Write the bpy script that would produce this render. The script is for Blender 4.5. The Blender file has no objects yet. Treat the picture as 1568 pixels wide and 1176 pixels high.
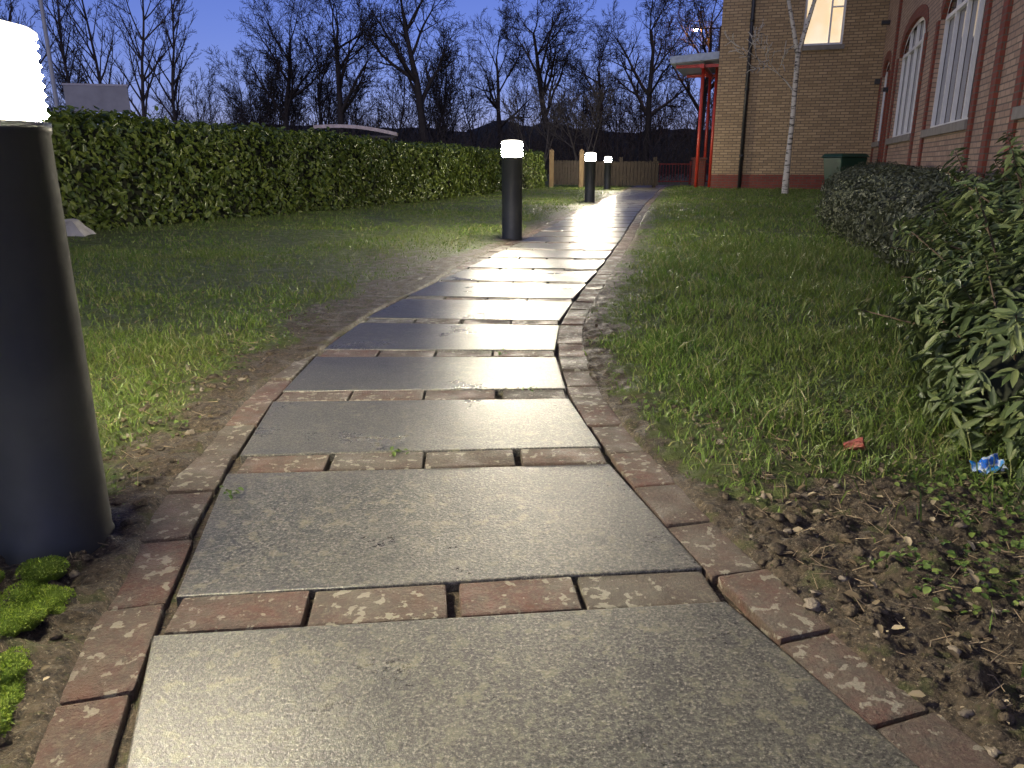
import bpy, bmesh, math, random
import numpy as np
from mathutils import Vector, Matrix, noise as mnoise
rng=np.random.default_rng(7); random.seed(7)
R=math.radians
scene=bpy.context.scene
scene.view_settings.view_transform='Standard'
scene.view_settings.look='None'
scene.view_settings.exposure=0

# ------------------------------------------------------------ helpers
def link(o,parent=None):
    scene.collection.objects.link(o)
    if parent: o.parent=parent
    return o
def empty(name,loc=(0,0,0),rot=0):
    e=bpy.data.objects.new(name,None); e.location=loc; e.rotation_euler=(0,0,rot); e.empty_display_size=.2
    return link(e)
def mesh_np(name,V,F,mat,parent=None,smooth=False,loc=None):
    V=np.asarray(V,dtype=np.float32).reshape(-1,3)
    me=bpy.data.meshes.new(name)
    F=[np.asarray(f,dtype=np.int32) for f in F if len(f)]
    if any(f.ndim==1 for f in F): F=[np.stack(F)]
    idx=np.concatenate([f.ravel() for f in F]); tot=np.concatenate([np.full(len(f),f.shape[1],dtype=np.int32) for f in F])
    st=np.concatenate([[0],np.cumsum(tot)[:-1]]).astype(np.int32)
    me.vertices.add(len(V)); me.vertices.foreach_set('co',V.ravel())
    me.loops.add(len(idx)); me.loops.foreach_set('vertex_index',idx)
    me.polygons.add(len(tot)); me.polygons.foreach_set('loop_start',st)
    me.update(calc_edges=True); me.validate()
    if smooth: me.polygons.foreach_set('use_smooth',np.ones(len(me.polygons),dtype=bool))
    me.materials.append(mat)
    o=bpy.data.objects.new(name,me)
    if loc is not None: o.location=loc
    return link(o,parent)
def bm_obj(name,bm,mats,parent=None,smooth=False):
    bmesh.ops.recalc_face_normals(bm,faces=bm.faces)
    me=bpy.data.meshes.new(name); bm.to_mesh(me); bm.free()
    for m in (mats if isinstance(mats,(list,tuple)) else [mats]): me.materials.append(m)
    if smooth:
        for p in me.polygons: p.use_smooth=True
    o=bpy.data.objects.new(name,me); return link(o,parent)
def box(bm,x0,x1,y0,y1,z0,z1,mi=0):
    vs=[bm.verts.new((x,y,z)) for z in(z0,z1) for x,y in((x0,y0),(x1,y0),(x1,y1),(x0,y1))]
    fs=[(0,3,2,1),(4,5,6,7),(0,1,5,4),(1,2,6,5),(2,3,7,6),(3,0,4,7)]
    for f in fs:
        fc=bm.faces.new([vs[i] for i in f]); fc.material_index=mi
def lathe(bm,prof,n=48,c=(0,0),mi=0,capt=True,capb=True):
    rings=[]
    for r,z in prof:
        rings.append([bm.verts.new((c[0]+r*math.cos(2*math.pi*i/n),c[1]+r*math.sin(2*math.pi*i/n),z)) for i in range(n)])
    for a,b in zip(rings,rings[1:]):
        for i in range(n):
            f=bm.faces.new((a[i],a[(i+1)%n],b[(i+1)%n],b[i])); f.material_index=mi; f.smooth=True
    if capt: bm.faces.new(rings[-1]).material_index=mi
    if capb: bm.faces.new(rings[0][::-1]).material_index=mi
def bev(o,w,seg=2):
    m=o.modifiers.new('b','BEVEL'); m.width=w; m.segments=seg; m.limit_method='ANGLE'; return o
def smooth01(x,a,b):
    t=np.clip((x-a)/(b-a),0,1); return t*t*(3-2*t)
_perm=rng.random((256,256))
def vnoise(x,y,s=1.0,o=0):
    x=np.asarray(x)*s+o*17.3; y=np.asarray(y)*s+o*9.1
    xi=np.floor(x).astype(int); yi=np.floor(y).astype(int); fx=x-xi; fy=y-yi
    fx=fx*fx*(3-2*fx); fy=fy*fy*(3-2*fy)
    g=lambda a,b:_perm[a%256,b%256]
    return (g(xi,yi)*(1-fx)+g(xi+1,yi)*fx)*(1-fy)+(g(xi,yi+1)*(1-fx)+g(xi+1,yi+1)*fx)*fy
def fbm(x,y,s=1.0,oc=4,o=0):
    t=0;a=.5;n=0
    for i in range(oc): t=t+a*vnoise(x,y,s*2**i,o+i); n+=a; a*=.55
    return t/n

# ------------------------------------------------------------ material helpers
class MB:
    def __init__(s,name,rough=.6,spec=.5):
        s.m=bpy.data.materials.new(name); s.m.use_nodes=True; s.nt=s.m.node_tree
        s.b=s.nt.nodes['Principled BSDF']; s.b.inputs['Roughness'].default_value=rough
        s.b.inputs['Specular IOR Level'].default_value=spec
        s.tc=s.nt.nodes.new('ShaderNodeTexCoord'); s.co=s.tc.outputs['Object']
    def L(s,a,b): s.nt.links.new(a,b)
    def put(s,v,sock):
        if hasattr(v,'is_linked'): s.L(v,sock)
        elif isinstance(v,(tuple,list)) and len(v)==3 and sock.type=='RGBA': sock.default_value=(*v,1)
        else: sock.default_value=v
    def noise(s,scale,detail=4,rough=.55,vec=None,dist=0):
        n=s.nt.nodes.new('ShaderNodeTexNoise'); n.inputs['Scale'].default_value=scale; n.inputs['Detail'].default_value=detail
        n.inputs['Roughness'].default_value=rough; n.inputs['Distortion'].default_value=dist
        s.L(vec or s.co,n.inputs['Vector']); return n.outputs['Fac']
    def attr(s,name):
        n=s.nt.nodes.new('ShaderNodeAttribute'); n.attribute_name=name; return n.outputs['Fac']
    def ramp(s,f,stops):
        n=s.nt.nodes.new('ShaderNodeValToRGB'); e=n.color_ramp.elements
        while len(e)<len(stops): e.new(.5)
        for el,(p,c) in zip(e,stops):
            el.position=p; el.color=(c,c,c,1) if isinstance(c,(int,float)) else (*c,1)
        s.L(f,n.inputs[0]); return n.outputs[0]
    def mix(s,f,a,b,mode='MIX'):
        n=s.nt.nodes.new('ShaderNodeMix'); n.data_type='RGBA'; n.blend_type=mode
        s.put(f,n.inputs[0]); s.put(a,n.inputs[6]); s.put(b,n.inputs[7]); return n.outputs[2]
    def math(s,op,a,b=0.0):
        n=s.nt.nodes.new('ShaderNodeMath'); n.operation=op; s.put(a,n.inputs[0]); s.put(b,n.inputs[1]); return n.outputs[0]
    def bump(s,h,st=.5,d=.01,nrm=None):
        n=s.nt.nodes.new('ShaderNodeBump'); n.inputs['Strength'].default_value=st; n.inputs['Distance'].default_value=d
        s.L(h,n.inputs['Height']); 
        if nrm: s.L(nrm,n.inputs['Normal'])
        s.L(n.outputs[0],s.b.inputs['Normal']); return n.outputs[0]
    def island(s):
        n=s.nt.nodes.new('ShaderNodeNewGeometry'); return n.outputs['Random Per Island']
    def col(s,v): s.put(v,s.b.inputs['Base Color']); return s
    def rough(s,v): s.put(v,s.b.inputs['Roughness']); return s
    def transl(s,colr,f=.3):
        t=s.nt.nodes.new('ShaderNodeBsdfTranslucent'); s.put(colr,t.inputs['Color'])
        mx=s.nt.nodes.new('ShaderNodeMixShader'); mx.inputs[0].default_value=f
        s.L(s.b.outputs[0],mx.inputs[1]); s.L(t.outputs[0],mx.inputs[2])
        s.L(mx.outputs[0],s.nt.nodes['Material Output'].inputs['Surface']); return s
def plain(name,c,rough=.5,var=.25,scale=8,spec=.5,metal=0,bmp=.0):
    m=MB(name,rough,spec); n=m.noise(scale,5)
    m.col(m.mix(m.ramp(n,[(.3,0.0),(.7,1.0)]),tuple(x*(1-var) for x in c),tuple(x*(1+var) for x in c)))
    m.b.inputs['Metallic'].default_value=metal
    if bmp: m.bump(n,bmp,.01)
    return m.m
def emis(name,c,s):
    m=MB(name); m.b.inputs['Emission Color'].default_value=(*c,1); m.b.inputs['Emission Strength'].default_value=s
    m.b.inputs['Base Color'].default_value=(*c,1); return m.m

# ------------------------------------------------------------ path geometry
CP=[(-.9,.66),(-.3,.42),(.3,.165),(.759,-.012),(1.117,-.115),(1.757,-.228),(2.31,-.292),(2.87,-.300),(3.48,-.252),(4.1,-.135),(4.73,.0),(5.42,.15),(6.23,.32),
    (7.52,.59),(8.86,.85),(11.19,1.31),(15.1,2.12),(18.3,2.83),(23.2,3.87),(27,4.75),(30,5.6)]
cy=np.array([p[0] for p in CP]); cx=np.array([p[1] for p in CP])
ys=np.linspace(-.9,30,1200)
xs=np.interp(ys,cy,cx)
k=np.ones(37)/37; pad=np.pad(xs,18,mode='reflect',reflect_type='odd'); xs=np.convolve(pad,k,'valid')
def Xc(Y): return np.interp(Y,ys,xs)
sl=np.gradient(xs,ys)
def slope(Y): return np.interp(Y,ys,sl)
arc=np.concatenate([[0],np.cumsum(np.hypot(np.diff(xs),np.diff(ys)))])
HW=.456; GAP=.011; BW=.103; OUT=HW+GAP+BW
def pdist(X,Y):   # signed distance beyond the outer edge of the brick edging
    return np.abs(X-Xc(Y))/np.sqrt(1+slope(Y)**2)-OUT
def bedmask(X,Y):
    f=fbm(X,Y,3.2,4,11)
    r=(X>Xc(Y))*(1-smooth01(Y+(f-.5)*1.1-(X-.6)*.30,1.25,1.85)); l=(X<Xc(Y))*(1-smooth01(Y+(f-.5)*.5,1.25,1.6))*(X>-1.7)
    return np.maximum(r,l)
def mudmask(X,Y):
    left=X<Xc(Y); d=pdist(X,Y); f=fbm(X,Y,3.6,4,11)
    w=np.where(left,.05+.10*smooth01(Y,2.6,3.6)*(1-smooth01(Y,5.5,7)),.015+.03*(1-smooth01(Y,2,4)))
    m=1-smooth01(d+(f-.5)*.40,w,w+.17)
    m2=np.exp(-((X+.85)**2/.12+(Y-5.6)**2/.9))*left*1.1*f*1.6
    return np.clip(np.maximum(np.maximum(m,m2),bedmask(X,Y)),0,1)*(1-smooth01(Y,9,14)*.6)
def ground_z(X,Y):
    X=np.asarray(X,float);Y=np.asarray(Y,float)
    d=pdist(X,Y); left=X<Xc(Y)
    creep=np.where(left,smooth01(Y,2.3,3.0)*(1-smooth01(Y,4.6,5.6))*.085,0)+np.where(left,.03,.015)*vnoise(X,Y,5)
    t=smooth01(d+creep,-.012,.012)
    near=np.exp(-np.maximum(Y-3,0)/5)
    h=.002+(fbm(X,Y,16,4,3)-.5)*.034*near+(fbm(X,Y,1.3,3,5)-.5)*.05*smooth01(d,.1,.8)
    h=h+ smooth01(d,.1,1.5)*.015 + smooth01(d,-.03,.06)*.004
    bed=bedmask(X,Y)
    h=h+bed*((vnoise(X,Y,60,2)-.5)*.018+(np.maximum(vnoise(X,Y,30,6),.4)-.5)*.040)*smooth01(d,.0,.06)
    h=np.where((t>0.01)&(d<0),np.minimum(h,.003)+.003,h)
    return np.where(np.abs(X)<60,-.022+(h+.022)*t,h*0)

# ------------------------------------------------------------ materials
g=MB('soil_and_turf',.8,.3)
mud=g.attr('mud')
n2=g.noise(70,6,.75); n3=g.noise(14,5,.65)
soil=g.mix(g.ramp(n2,[(.38,0.0),(.64,1.0)]),(.020,.015,.010),(.125,.095,.06))
soil=g.mix(g.ramp(g.noise(150,4,.75),[(.57,0.0),(.66,.8)]),soil,(.30,.25,.17))
moss=g.mix(g.noise(45,4,.7),(.03,.05,.01),(.11,.14,.03))
fac=g.math('SUBTRACT',g.math('ADD',g.ramp(n3,[(.36,0.0),(.6,1.0)]),.6),g.math('MULTIPLY',mud,1.22))
fac=g.ramp(fac,[(.2,0.0),(.6,.8)])
g.col(g.mix(fac,soil,moss))
g.rough(g.ramp(n3,[(.35,.4),(.65,.8)]))
g.bump(g.mix(.5,n2,g.noise(230,4,.7)),1.0,.014)
GROUND=g.m
s=MB('wet_concrete_slab',.4,.5)
isl=s.island()
base=s.mix(s.ramp(s.noise(8,6,.78),[(.35,0.0),(.65,1.0)]),(.050,.048,.041),(.100,.095,.075))
base=s.mix(s.math('MULTIPLY',isl,.4),base,(.052,.052,.050))
fine=s.noise(170,3,.85); fine2=s.noise(75,5,.8)
base=s.mix(s.ramp(fine,[(.38,.9),(.49,0.0)]),base,(.018,.017,.015))
base=s.mix(s.ramp(fine,[(.54,0.0),(.65,.85)]),base,(.27,.25,.20))
base=s.mix(s.ramp(fine2,[(.51,0.0),(.62,.5)]),base,(.18,.168,.12))
spn=s.noise(30,5,.62,dist=.1)
spots=s.math('MULTIPLY',s.ramp(spn,[(.555,0.0),(.60,1.0)]),s.ramp(s.noise(2.6,3),[(.38,.15),(.58,1.0)]))
base=s.mix(s.math('MULTIPLY',spots,.50),base,(.21,.195,.12))
base=s.mix(s.ramp(s.noise(16,5,.7),[(.30,.55),(.44,0.0)]),base,(.035,.034,.03))
s.col(base)
wet=s.ramp(s.noise(2.4,3,.55),[(.3,.22),(.7,.31)])
s.rough(s.math('ADD',wet,s.math('MULTIPLY',fine2,.08)))
s.bump(s.mix(.35,fine,fine2),.65,.0035)
SLAB=s.m
b=MB('weathered_paving_brick',.6,.4)
isl=b.island(); 
bc=b.ramp(isl,[(0,(.125,.052,.036)),(.3,(.098,.062,.045)),(.5,(.076,.060,.046)),(.7,(.14,.064,.045)),(.85,(.095,.076,.058)),(1,(.13,.055,.038))])
bc=b.mix(b.ramp(b.noise(24,6,.7),[(.38,0.0),(.66,.85)]),bc,(.080,.071,.053))
bc=b.mix(b.ramp(b.noise(130,4,.8),[(.5,0.0),(.66,.7)]),bc,(.20,.165,.12))
bc=b.mix(b.ramp(b.noise(5,4,.6),[(.45,0.0),(.6,.5)]),bc,(.115,.10,.075))
lv=b.math('ADD',b.math('MULTIPLY',b.noise(42,4,.55,dist=.15),1.0),b.math('MULTIPLY',b.noise(5,3),.4))
lich=b.ramp(lv,[(.79,0.0),(.82,1.0)])
bc=b.mix(b.math('MULTIPLY',lich,.7),bc,(.34,.325,.25))
b.col(bc); b.rough(b.ramp(b.noise(9,4),[(.35,.33),(.65,.75)]))
b.bump(b.mix(.4,b.noise(45,6,.75),b.noise(180,4,.7)),1.0,.012)
PBRICK=b.m

# ------------------------------------------------------------ ground sheet
def axis(lo,hi,fl,fh,fs,grow=1.18,):
    a=list(np.arange(fl,fh,fs)); st=fs; v=a[-1]
    while v<hi: st*=grow; v+=st; a.append(v)
    st=fs; v=a[0]; pre=[]
    while v>lo: st*=grow; v-=st; pre.append(v)
    return np.array(pre[::-1]+a)
ax=axis(-400,400,-1.9,2.2,.011,1.045); ay=axis(-60,700,.6,3.2,.012,1.03)
GX,GY=np.meshgrid(ax,ay); nx,ny=len(ax),len(ay)
V=np.stack([GX,GY,ground_z(GX,GY)],-1).reshape(-1,3)
i=np.arange((ny-1)*(nx-1)); r=i//(nx-1); c=i%(nx-1); a0=r*nx+c
go=mesh_np('ground',V,[np.stack([a0,a0+1,a0+nx+1,a0+nx],1)],GROUND,smooth=True)
at_=go.data.attributes.new('mud','FLOAT','POINT'); at_.data.foreach_set('value',mudmask(GX,GY).astype(np.float32).ravel())

# ------------------------------------------------------------ footpath
path=empty('footpath')
def quadbox(bm,pts,z0,z1,tilt=0):
    lo=[bm.verts.new((p[0],p[1],z0)) for p in pts]
    hi=[bm.verts.new((p[0],p[1],z1+random.uniform(-1,1)*tilt)) for p in pts]
    bm.faces.new(lo[::-1]); bm.faces.new(hi)
    for j in range(4): bm.faces.new((lo[j],lo[(j+1)%4],hi[(j+1)%4],hi[j]))
rowY=[-.16,.47,1.135,1.765,2.315,2.87,3.485,4.11,4.73]
while rowY[-1]<28: rowY.append(rowY[-1]+.62)
def rowends(Y):
    tx=float(slope(Y)); th=math.atan(tx); ph=th*(.45 if Y<6 else .6)
    c0=np.array([float(Xc(Y)),Y]); d=np.array([math.cos(ph),-math.sin(ph)]); w=HW/math.cos(th-ph)
    f=np.array([math.sin(ph),math.cos(ph)]); return c0,d,w,f
bs=bmesh.new(); bb=bmesh.new()
for q,Y in enumerate(rowY):
    c0,d,w,f=rowends(Y)
    cuts=np.linspace(-w+.003,w-.003,5)+np.r_[0,rng.normal(0,.008,3),0]
    for j in range(4):
        g0=.003+random.random()**1.6*.018; g1=.002+random.random()*.003; ya=-.052+random.uniform(-.002,.002); yb=.051+random.uniform(-.003,.002)
        sk=random.uniform(-.003,.003)
        P=[c0+d*(cuts[j]+g0)+f*(ya-sk),c0+d*(cuts[j+1]-g1)+f*(ya+sk),c0+d*(cuts[j+1]-g1)+f*(yb+sk),c0+d*(cuts[j]+g0)+f*(yb-sk)]
        quadbox(bb,P,-.045,.000+random.uniform(-.003,.002),.0015)
    if q+1<len(rowY):
        c1,d1,w1,f1=rowends(rowY[q+1])
        g=.0035
        P=[c0-d*w+f*(.052+g),c0+d*w+f*(.052+g),c1+d1*w1-f1*(.053+g),c1-d1*w1-f1*(.053+g)]
        quadbox(bs,P,-.045,.001+random.uniform(-.0015,.0015),.0015)
bmesh.ops.bevel(bs,geom=bs.edges[:],offset=.0035,segments=2,affect='EDGES',profile=.5)
bm_obj('slabs',bs,SLAB,path)
L=arc[-1]
def at(sv,off):
    Y=np.interp(sv,arc,ys); X=Xc(Y); t=slope(Y); nrm=math.hypot(1,t)
    return np.array([X+off*1/nrm, Y-off*t/nrm])
for side in(-1,1):
    sv=.1+ (0.07 if side>0 else 0)
    while sv<L-.3:
        ln=.213+random.uniform(-.006,.004)
        off=random.uniform(-.004,.006); zz=random.uniform(-.005,.002)-(.004 if side<0 else 0)
        i0=side*(HW+GAP+off+random.uniform(-.003,.002)); i1=side*(OUT+off); i0b=side*(HW+GAP+off+random.uniform(-.003,.003))
        P=[at(sv,i0),at(sv,i1),at(sv+ln,i1),at(sv+ln,i0b)]
        if side<0: P=P[::-1]
        quadbox(bb,P,-.05,zz,.002)
        sv+=ln+random.uniform(.004,.010)
bmesh.ops.bevel(bb,geom=bb.edges[:],offset=.0055,segments=2,affect='EDGES',profile=.6)
bo=bm_obj('bricks',bb,PBRICK,path)

# ------------------------------------------------------------ leaf scatter
def leaves(name,P,N,D,Ln,wr,mat,parent=None,fold=.2,droop=.15):
    n=len(P); N=N/np.linalg.norm(N,axis=1,keepdims=True)
    D=D-N*(D*N).sum(1,keepdims=True); D/=np.linalg.norm(D,axis=1,keepdims=True)+1e-9
    S=np.cross(D,N); L_=np.asarray(Ln).reshape(-1,1)*np.ones((n,1)); w=L_*wr
    v=[P, P+D*L_*.3+S*w*.5+N*w*fold, P+D*L_*.72+S*w*.42+N*(w*fold-L_*droop*.5),
       P+D*L_-N*L_*droop, P+D*L_*.72-S*w*.42+N*(w*fold-L_*droop*.5), P+D*L_*.3-S*w*.5+N*w*fold]
    V=np.stack(v,1).reshape(-1,3); b0=(np.arange(n)*6)[:,None]
    F=np.concatenate([b0+np.array([[0,1,2,3]]),b0+np.array([[0,3,4,5]])])
    return mesh_np(name,V,[F],mat,parent)
def leafmat(name,c0,c1,c2,rough=.35,tr=.2):
    m=MB(name,rough,.5); c=m.ramp(m.island(),[(0,c0),(.5,c1),(1,c2)])
    c=m.mix(m.ramp(m.noise(1.5,3),[(.35,0.0),(.65,.45)]),c,tuple(x*.55 for x in c1))
    m.col(c); m.transl(c,tr); return m.m
def rdir(n): 
    v=rng.normal(size=(n,3)); return v/np.linalg.norm(v,axis=1,keepdims=True)

# ------------------------------------------------------------ hedges
HEDGE=leafmat('hedge_leaves',(.05,.085,.016),(.11,.16,.028),(.22,.27,.05),.3,.24)
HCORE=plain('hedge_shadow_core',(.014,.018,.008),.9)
def hedge(name,line,h0,h1,depth,dens,size):
    root=empty(name); line=np.array(line,float)
    seg=np.diff(line,axis=0); sl_=np.linalg.norm(seg,axis=1); cum=np.r_[0,np.cumsum(sl_)]; T=cum[-1]
    def pt(t,off):
        x=np.interp(t,cum,line[:,0]); y=np.interp(t,cum,line[:,1])
        e=.3; dx=np.interp(t+e,cum,line[:,0])-np.interp(t-e,cum,line[:,0]); dy=np.interp(t+e,cum,line[:,1])-np.interp(t-e,cum,line[:,1])
        n_=np.hypot(dx,dy); nx_,ny_=dy/n_,-dx/n_
        return x-nx_*off,y-ny_*off,nx_,ny_
    hh=lambda t:h0+(h1-h0)*t/T+(vnoise(t,t*0,1.3)-.5)*.07
    ts=np.linspace(.06,T-.06,60); rows=[]
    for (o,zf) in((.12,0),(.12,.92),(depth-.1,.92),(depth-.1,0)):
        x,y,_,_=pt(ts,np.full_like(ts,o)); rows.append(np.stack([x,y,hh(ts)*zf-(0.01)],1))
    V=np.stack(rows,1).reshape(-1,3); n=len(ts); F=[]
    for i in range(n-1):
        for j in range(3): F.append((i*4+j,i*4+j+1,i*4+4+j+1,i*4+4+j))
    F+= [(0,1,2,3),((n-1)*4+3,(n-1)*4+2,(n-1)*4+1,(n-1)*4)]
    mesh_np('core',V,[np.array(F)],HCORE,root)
    Ps=[];Ns=[]
    for kind,area in(('f',T*h0),('t',T*depth*.8),('b',T*h0*.4),('e',depth*h0),('e2',depth*h0)):
        n=int(area*dens)
        if kind in('f','b'):
            t=rng.random(n)*T; z=(rng.random(n)**.9)*hh(t)*1.0; 
            bul=(vnoise(t,z,2.6,2)-.5)*.16+(vnoise(t,z,7,5)-.5)*.08+rng.normal(0,.035,n)+ .07*smooth01(z/h0,.75,1.0)
            off=bul if kind=='f' else depth-bul
            x,y,a,b_=pt(t,off); s_=1 if kind=='f' else -1
            Nn=np.stack([a*s_,b_*s_,np.full(n,.35)],1)
        elif kind=='t':
            t=rng.random(n)*T; o=rng.random(n)*depth; z=hh(t)+(vnoise(t,o,3,4)-.5)*.1+np.abs(rng.normal(0,.04,n))-.03
            x,y,a,b_=pt(t,o); Nn=np.stack([a*.1,b_*.1,np.ones(n)],1)
        else:
            t=np.full(n,T if kind=='e' else 0)+rng.normal(0,.04,n); o=rng.random(n)*depth; z=rng.random(n)*h1
            x,y,a,b_=pt(np.clip(t,.01,T-.01),o); e=(t-np.clip(t,.01,T-.01)); s_=1 if kind=='e' else -1
            x=x-b_*e; y=y+a*e; Nn=np.stack([-b_*s_,a*s_,np.full(n,.3)],1)
        Ps.append(np.stack([x,y,np.maximum(z,.02)],1)); Ns.append(Nn)
    P=np.concatenate(Ps);N_=np.concatenate(Ns); N_=N_/np.linalg.norm(N_,axis=1,keepdims=True)+rdir(len(P))*.75
    D=rdir(len(P))+np.array([0,0,.5])
    leaves('foliage',P,N_,D,size*rng.uniform(.6,1.3,len(P)),.5,HEDGE,root)
    return root
hedge('hedge',[(-6.6,3.6),(-5.9,5),(-4.6,8.02),(-2.84,12),(-1.3,16.3),(-.35,19.6)],1.23,.98,.95,800,.08)
hedge('hedge',[(-.15,21.0),(.45,22.6),(1.0,24.4)],1.02,1.0,.8,600,.075)

# ------------------------------------------------------------ stick / tree meshes
def tubes(segs,minr=0):
    S=np.array([(*a,*b_,ra,rb) for a,b_,ra,rb in segs]); out=[];F=[];base=0
    for lo,hi,ns in((.02,9,7),(0,.02,3)):
        m=(S[:,6]>=lo)&(S[:,6]<hi); T=S[m]
        if not len(T): continue
        a=T[:,:3];b_=T[:,3:6];d=b_-a; d/=np.linalg.norm(d,axis=1,keepdims=True)+1e-9
        ref=np.where(np.abs(d[:,2:3])>.9,np.array([[1.,0,0]]),np.array([[0,0,1.]])); u=np.cross(d,ref); u/=np.linalg.norm(u,axis=1,keepdims=True); w=np.cross(d,u)
        th=np.arange(ns)*2*math.pi/ns
        ring=u[:,None,:]*np.cos(th)[None,:,None]+w[:,None,:]*np.sin(th)[None,:,None]
        va=a[:,None,:]+ring*np.maximum(T[:,6],minr)[:,None,None]; vb=b_[:,None,:]+ring*np.maximum(T[:,7],minr)[:,None,None]
        out.append(np.concatenate([va,vb],1).reshape(-1,3))
        b0=base+(np.arange(len(T))*2*ns)[:,None]
        for j in range(ns):
            F.append(b0+np.array([[j,(j+1)%ns,ns+(j+1)%ns,ns+j]]))
        base+=len(T)*2*ns
    return np.concatenate(out),np.concatenate(F)

# ------------------------------------------------------------ shrubs
STEM=plain('shrub_stem',(.10,.07,.045),.7,.3)
def shrub(name,blobs,dens,size,wr,mat,whorl=0,core=.74,sprays=0):
    root=empty(name); Ps=[];Ns=[];Ds=[];Ls=[]
    bm=bmesh.new(); sg=[]
    for (x,y,rx,ry,h) in blobs:
        A=2*math.pi*((rx+ry)/2)*h*.9+rx*ry*2; n=int(A*dens)
        u=rdir(n*2); u=u[u[:,2]>-.7][:n]; n=len(u)
        lump=.86+.26*np.array([mnoise.noise(Vector((p*3.2).tolist())+Vector((x,y,0)))*.9+.5 for p in u])
        rad=lump*(1-np.abs(rng.normal(0,.1,n)))
        zz=u[:,2]; hr=np.where(zz<0,np.sqrt(np.maximum(1-(zz*.75)**2,0))/np.sqrt(np.maximum(1-zz**2,.05)),1)
        p=np.stack([x+u[:,0]*rx*rad*hr,y+u[:,1]*ry*rad*hr,h*.45+zz*h*.58*rad],1)
        p[:,2]=np.maximum(p[:,2],.02)
        if whorl:
            tip=u+rdir(n)*.5+np.array([0,0,.5]); tip/=np.linalg.norm(tip,axis=1,keepdims=True)
            def wh(p,tip,n):
                p=np.repeat(p,whorl,0); tp=np.repeat(tip,whorl,0); dd=tp*.55+rdir(n*whorl); 
                dd/=np.linalg.norm(dd,axis=1,keepdims=True)
                p=p+tp*rng.uniform(-.035,.02,(n*whorl,1)); Ps.append(p);Ds.append(dd); Ns.append(tp+rdir(n*whorl)*.3); Ls.append(size*rng.uniform(.55,1.2,n*whorl))
            wh(p,tip,n)
            ns_=int(sprays*A)
            if ns_:
                u2=rdir(ns_*2); u2=u2[u2[:,2]>-.1][:ns_]; ns_=len(u2)
                a_=np.stack([x+u2[:,0]*rx*.8,y+u2[:,1]*ry*.8,h*.45+u2[:,2]*h*.5],1)
                d_=u2*np.array([1,1,.6])+rdir(ns_)*.35+np.array([0,0,.35]); d_/=np.linalg.norm(d_,axis=1,keepdims=True)
                ln=rng.uniform(.12,.28,(ns_,1))
                for t in(.45,.7,.88,1.0): wh(a_+d_*ln*t,d_,ns_)
                for q in range(ns_): sg.append((a_[q],a_[q]+d_[q]*ln[q],.004,.002))
        else:
            Ps.append(p);Ns.append(u+rdir(n)*.7);Ds.append(rdir(n)+np.array([0,0,.6]));Ls.append(size*rng.uniform(.6,1.3,n))
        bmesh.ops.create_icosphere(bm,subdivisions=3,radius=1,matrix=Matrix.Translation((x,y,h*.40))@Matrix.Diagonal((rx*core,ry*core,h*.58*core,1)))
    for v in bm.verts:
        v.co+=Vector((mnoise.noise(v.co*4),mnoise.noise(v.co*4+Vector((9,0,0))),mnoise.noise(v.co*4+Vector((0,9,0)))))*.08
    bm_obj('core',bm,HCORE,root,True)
    if sg:
        V,F=tubes(sg); mesh_np('stems',V,[F],STEM,root)
    leaves('foliage',np.concatenate(Ps),np.concatenate(Ns),np.concatenate(Ds),np.concatenate(Ls),wr,mat,root,droop=.2)
    return root
SH1=leafmat('shrub_small_leaves',(.05,.058,.034),(.095,.11,.06),(.17,.185,.11),.55,.15)
SH2=leafmat('shrub_long_leaves',(.045,.07,.025),(.095,.135,.045),(.20,.235,.085),.5,.22)
for bl in [[(2.95,4.95,.6,.62,.60),(3.35,6.1,.7,.8,.63)],[(3.75,7.3,.8,.85,.64),(4.25,8.6,.8,.9,.65)],[(4.85,10,.8,.95,.67),(5.5,11.6,.8,1,.67)],[(6.2,13.3,.8,1.1,.7),(6.95,15.2,.8,1.1,.7)]]:
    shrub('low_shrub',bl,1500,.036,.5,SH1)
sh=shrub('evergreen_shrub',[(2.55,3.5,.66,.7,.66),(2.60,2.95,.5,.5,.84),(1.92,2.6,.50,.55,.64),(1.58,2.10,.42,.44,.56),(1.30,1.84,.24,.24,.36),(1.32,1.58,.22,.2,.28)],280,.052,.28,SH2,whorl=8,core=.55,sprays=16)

def grow(seed,L0,r0,lv,nch,spread=(25,50),up=.06,wob=.09,ratio=(.45,.7),start=2,n0=7,lean=(0,0)):
    g=np.random.default_rng(seed); segs=[]
    def br(p,d,L,r,l):
        n=n0 if l==0 else (5 if l==1 else (4 if l==2 else 3)); st=L/n
        for i in range(n):
            d=d+g.normal(0,wob*(1+.5*l),3)+np.array([0,0,up*(1 if l else 1.5)]); d/=np.linalg.norm(d)
            q=p+d*st; ra=r*(1-.75*i/n); rb=r*(1-.75*(i+1)/n); segs.append((p,q,ra,rb))
            if l<lv and (i>=start if l==0 else i>=(1 if l==1 else 0)):
                for _ in range(nch[l]):
                    az=g.random()*6.283; an=R(g.uniform(*spread)); 
                    ref=np.array([1.,0,0]) if abs(d[2])>.8 else np.array([0,0,1.]); u=np.cross(d,ref);u/=np.linalg.norm(u);w=np.cross(d,u)
                    cd=d*math.cos(an)+(u*math.cos(az)+w*math.sin(az))*math.sin(an)
                    br(q,cd,L*g.uniform(*ratio)*(1-.35*i/n),rb*g.uniform(.5,.75),l+1)
            p=q
    br(np.zeros(3),np.array([lean[0],lean[1],1.]),L0,r0,0)
    return segs
BARK=MB('dark_bark',.85,.2); BARK.col(BARK.mix(BARK.noise(4,5),(.022,.018,.016),(.06,.05,.042))); BARK=BARK.m
BARKG=plain('grey_bark',(.10,.085,.07),.85,.4)
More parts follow.
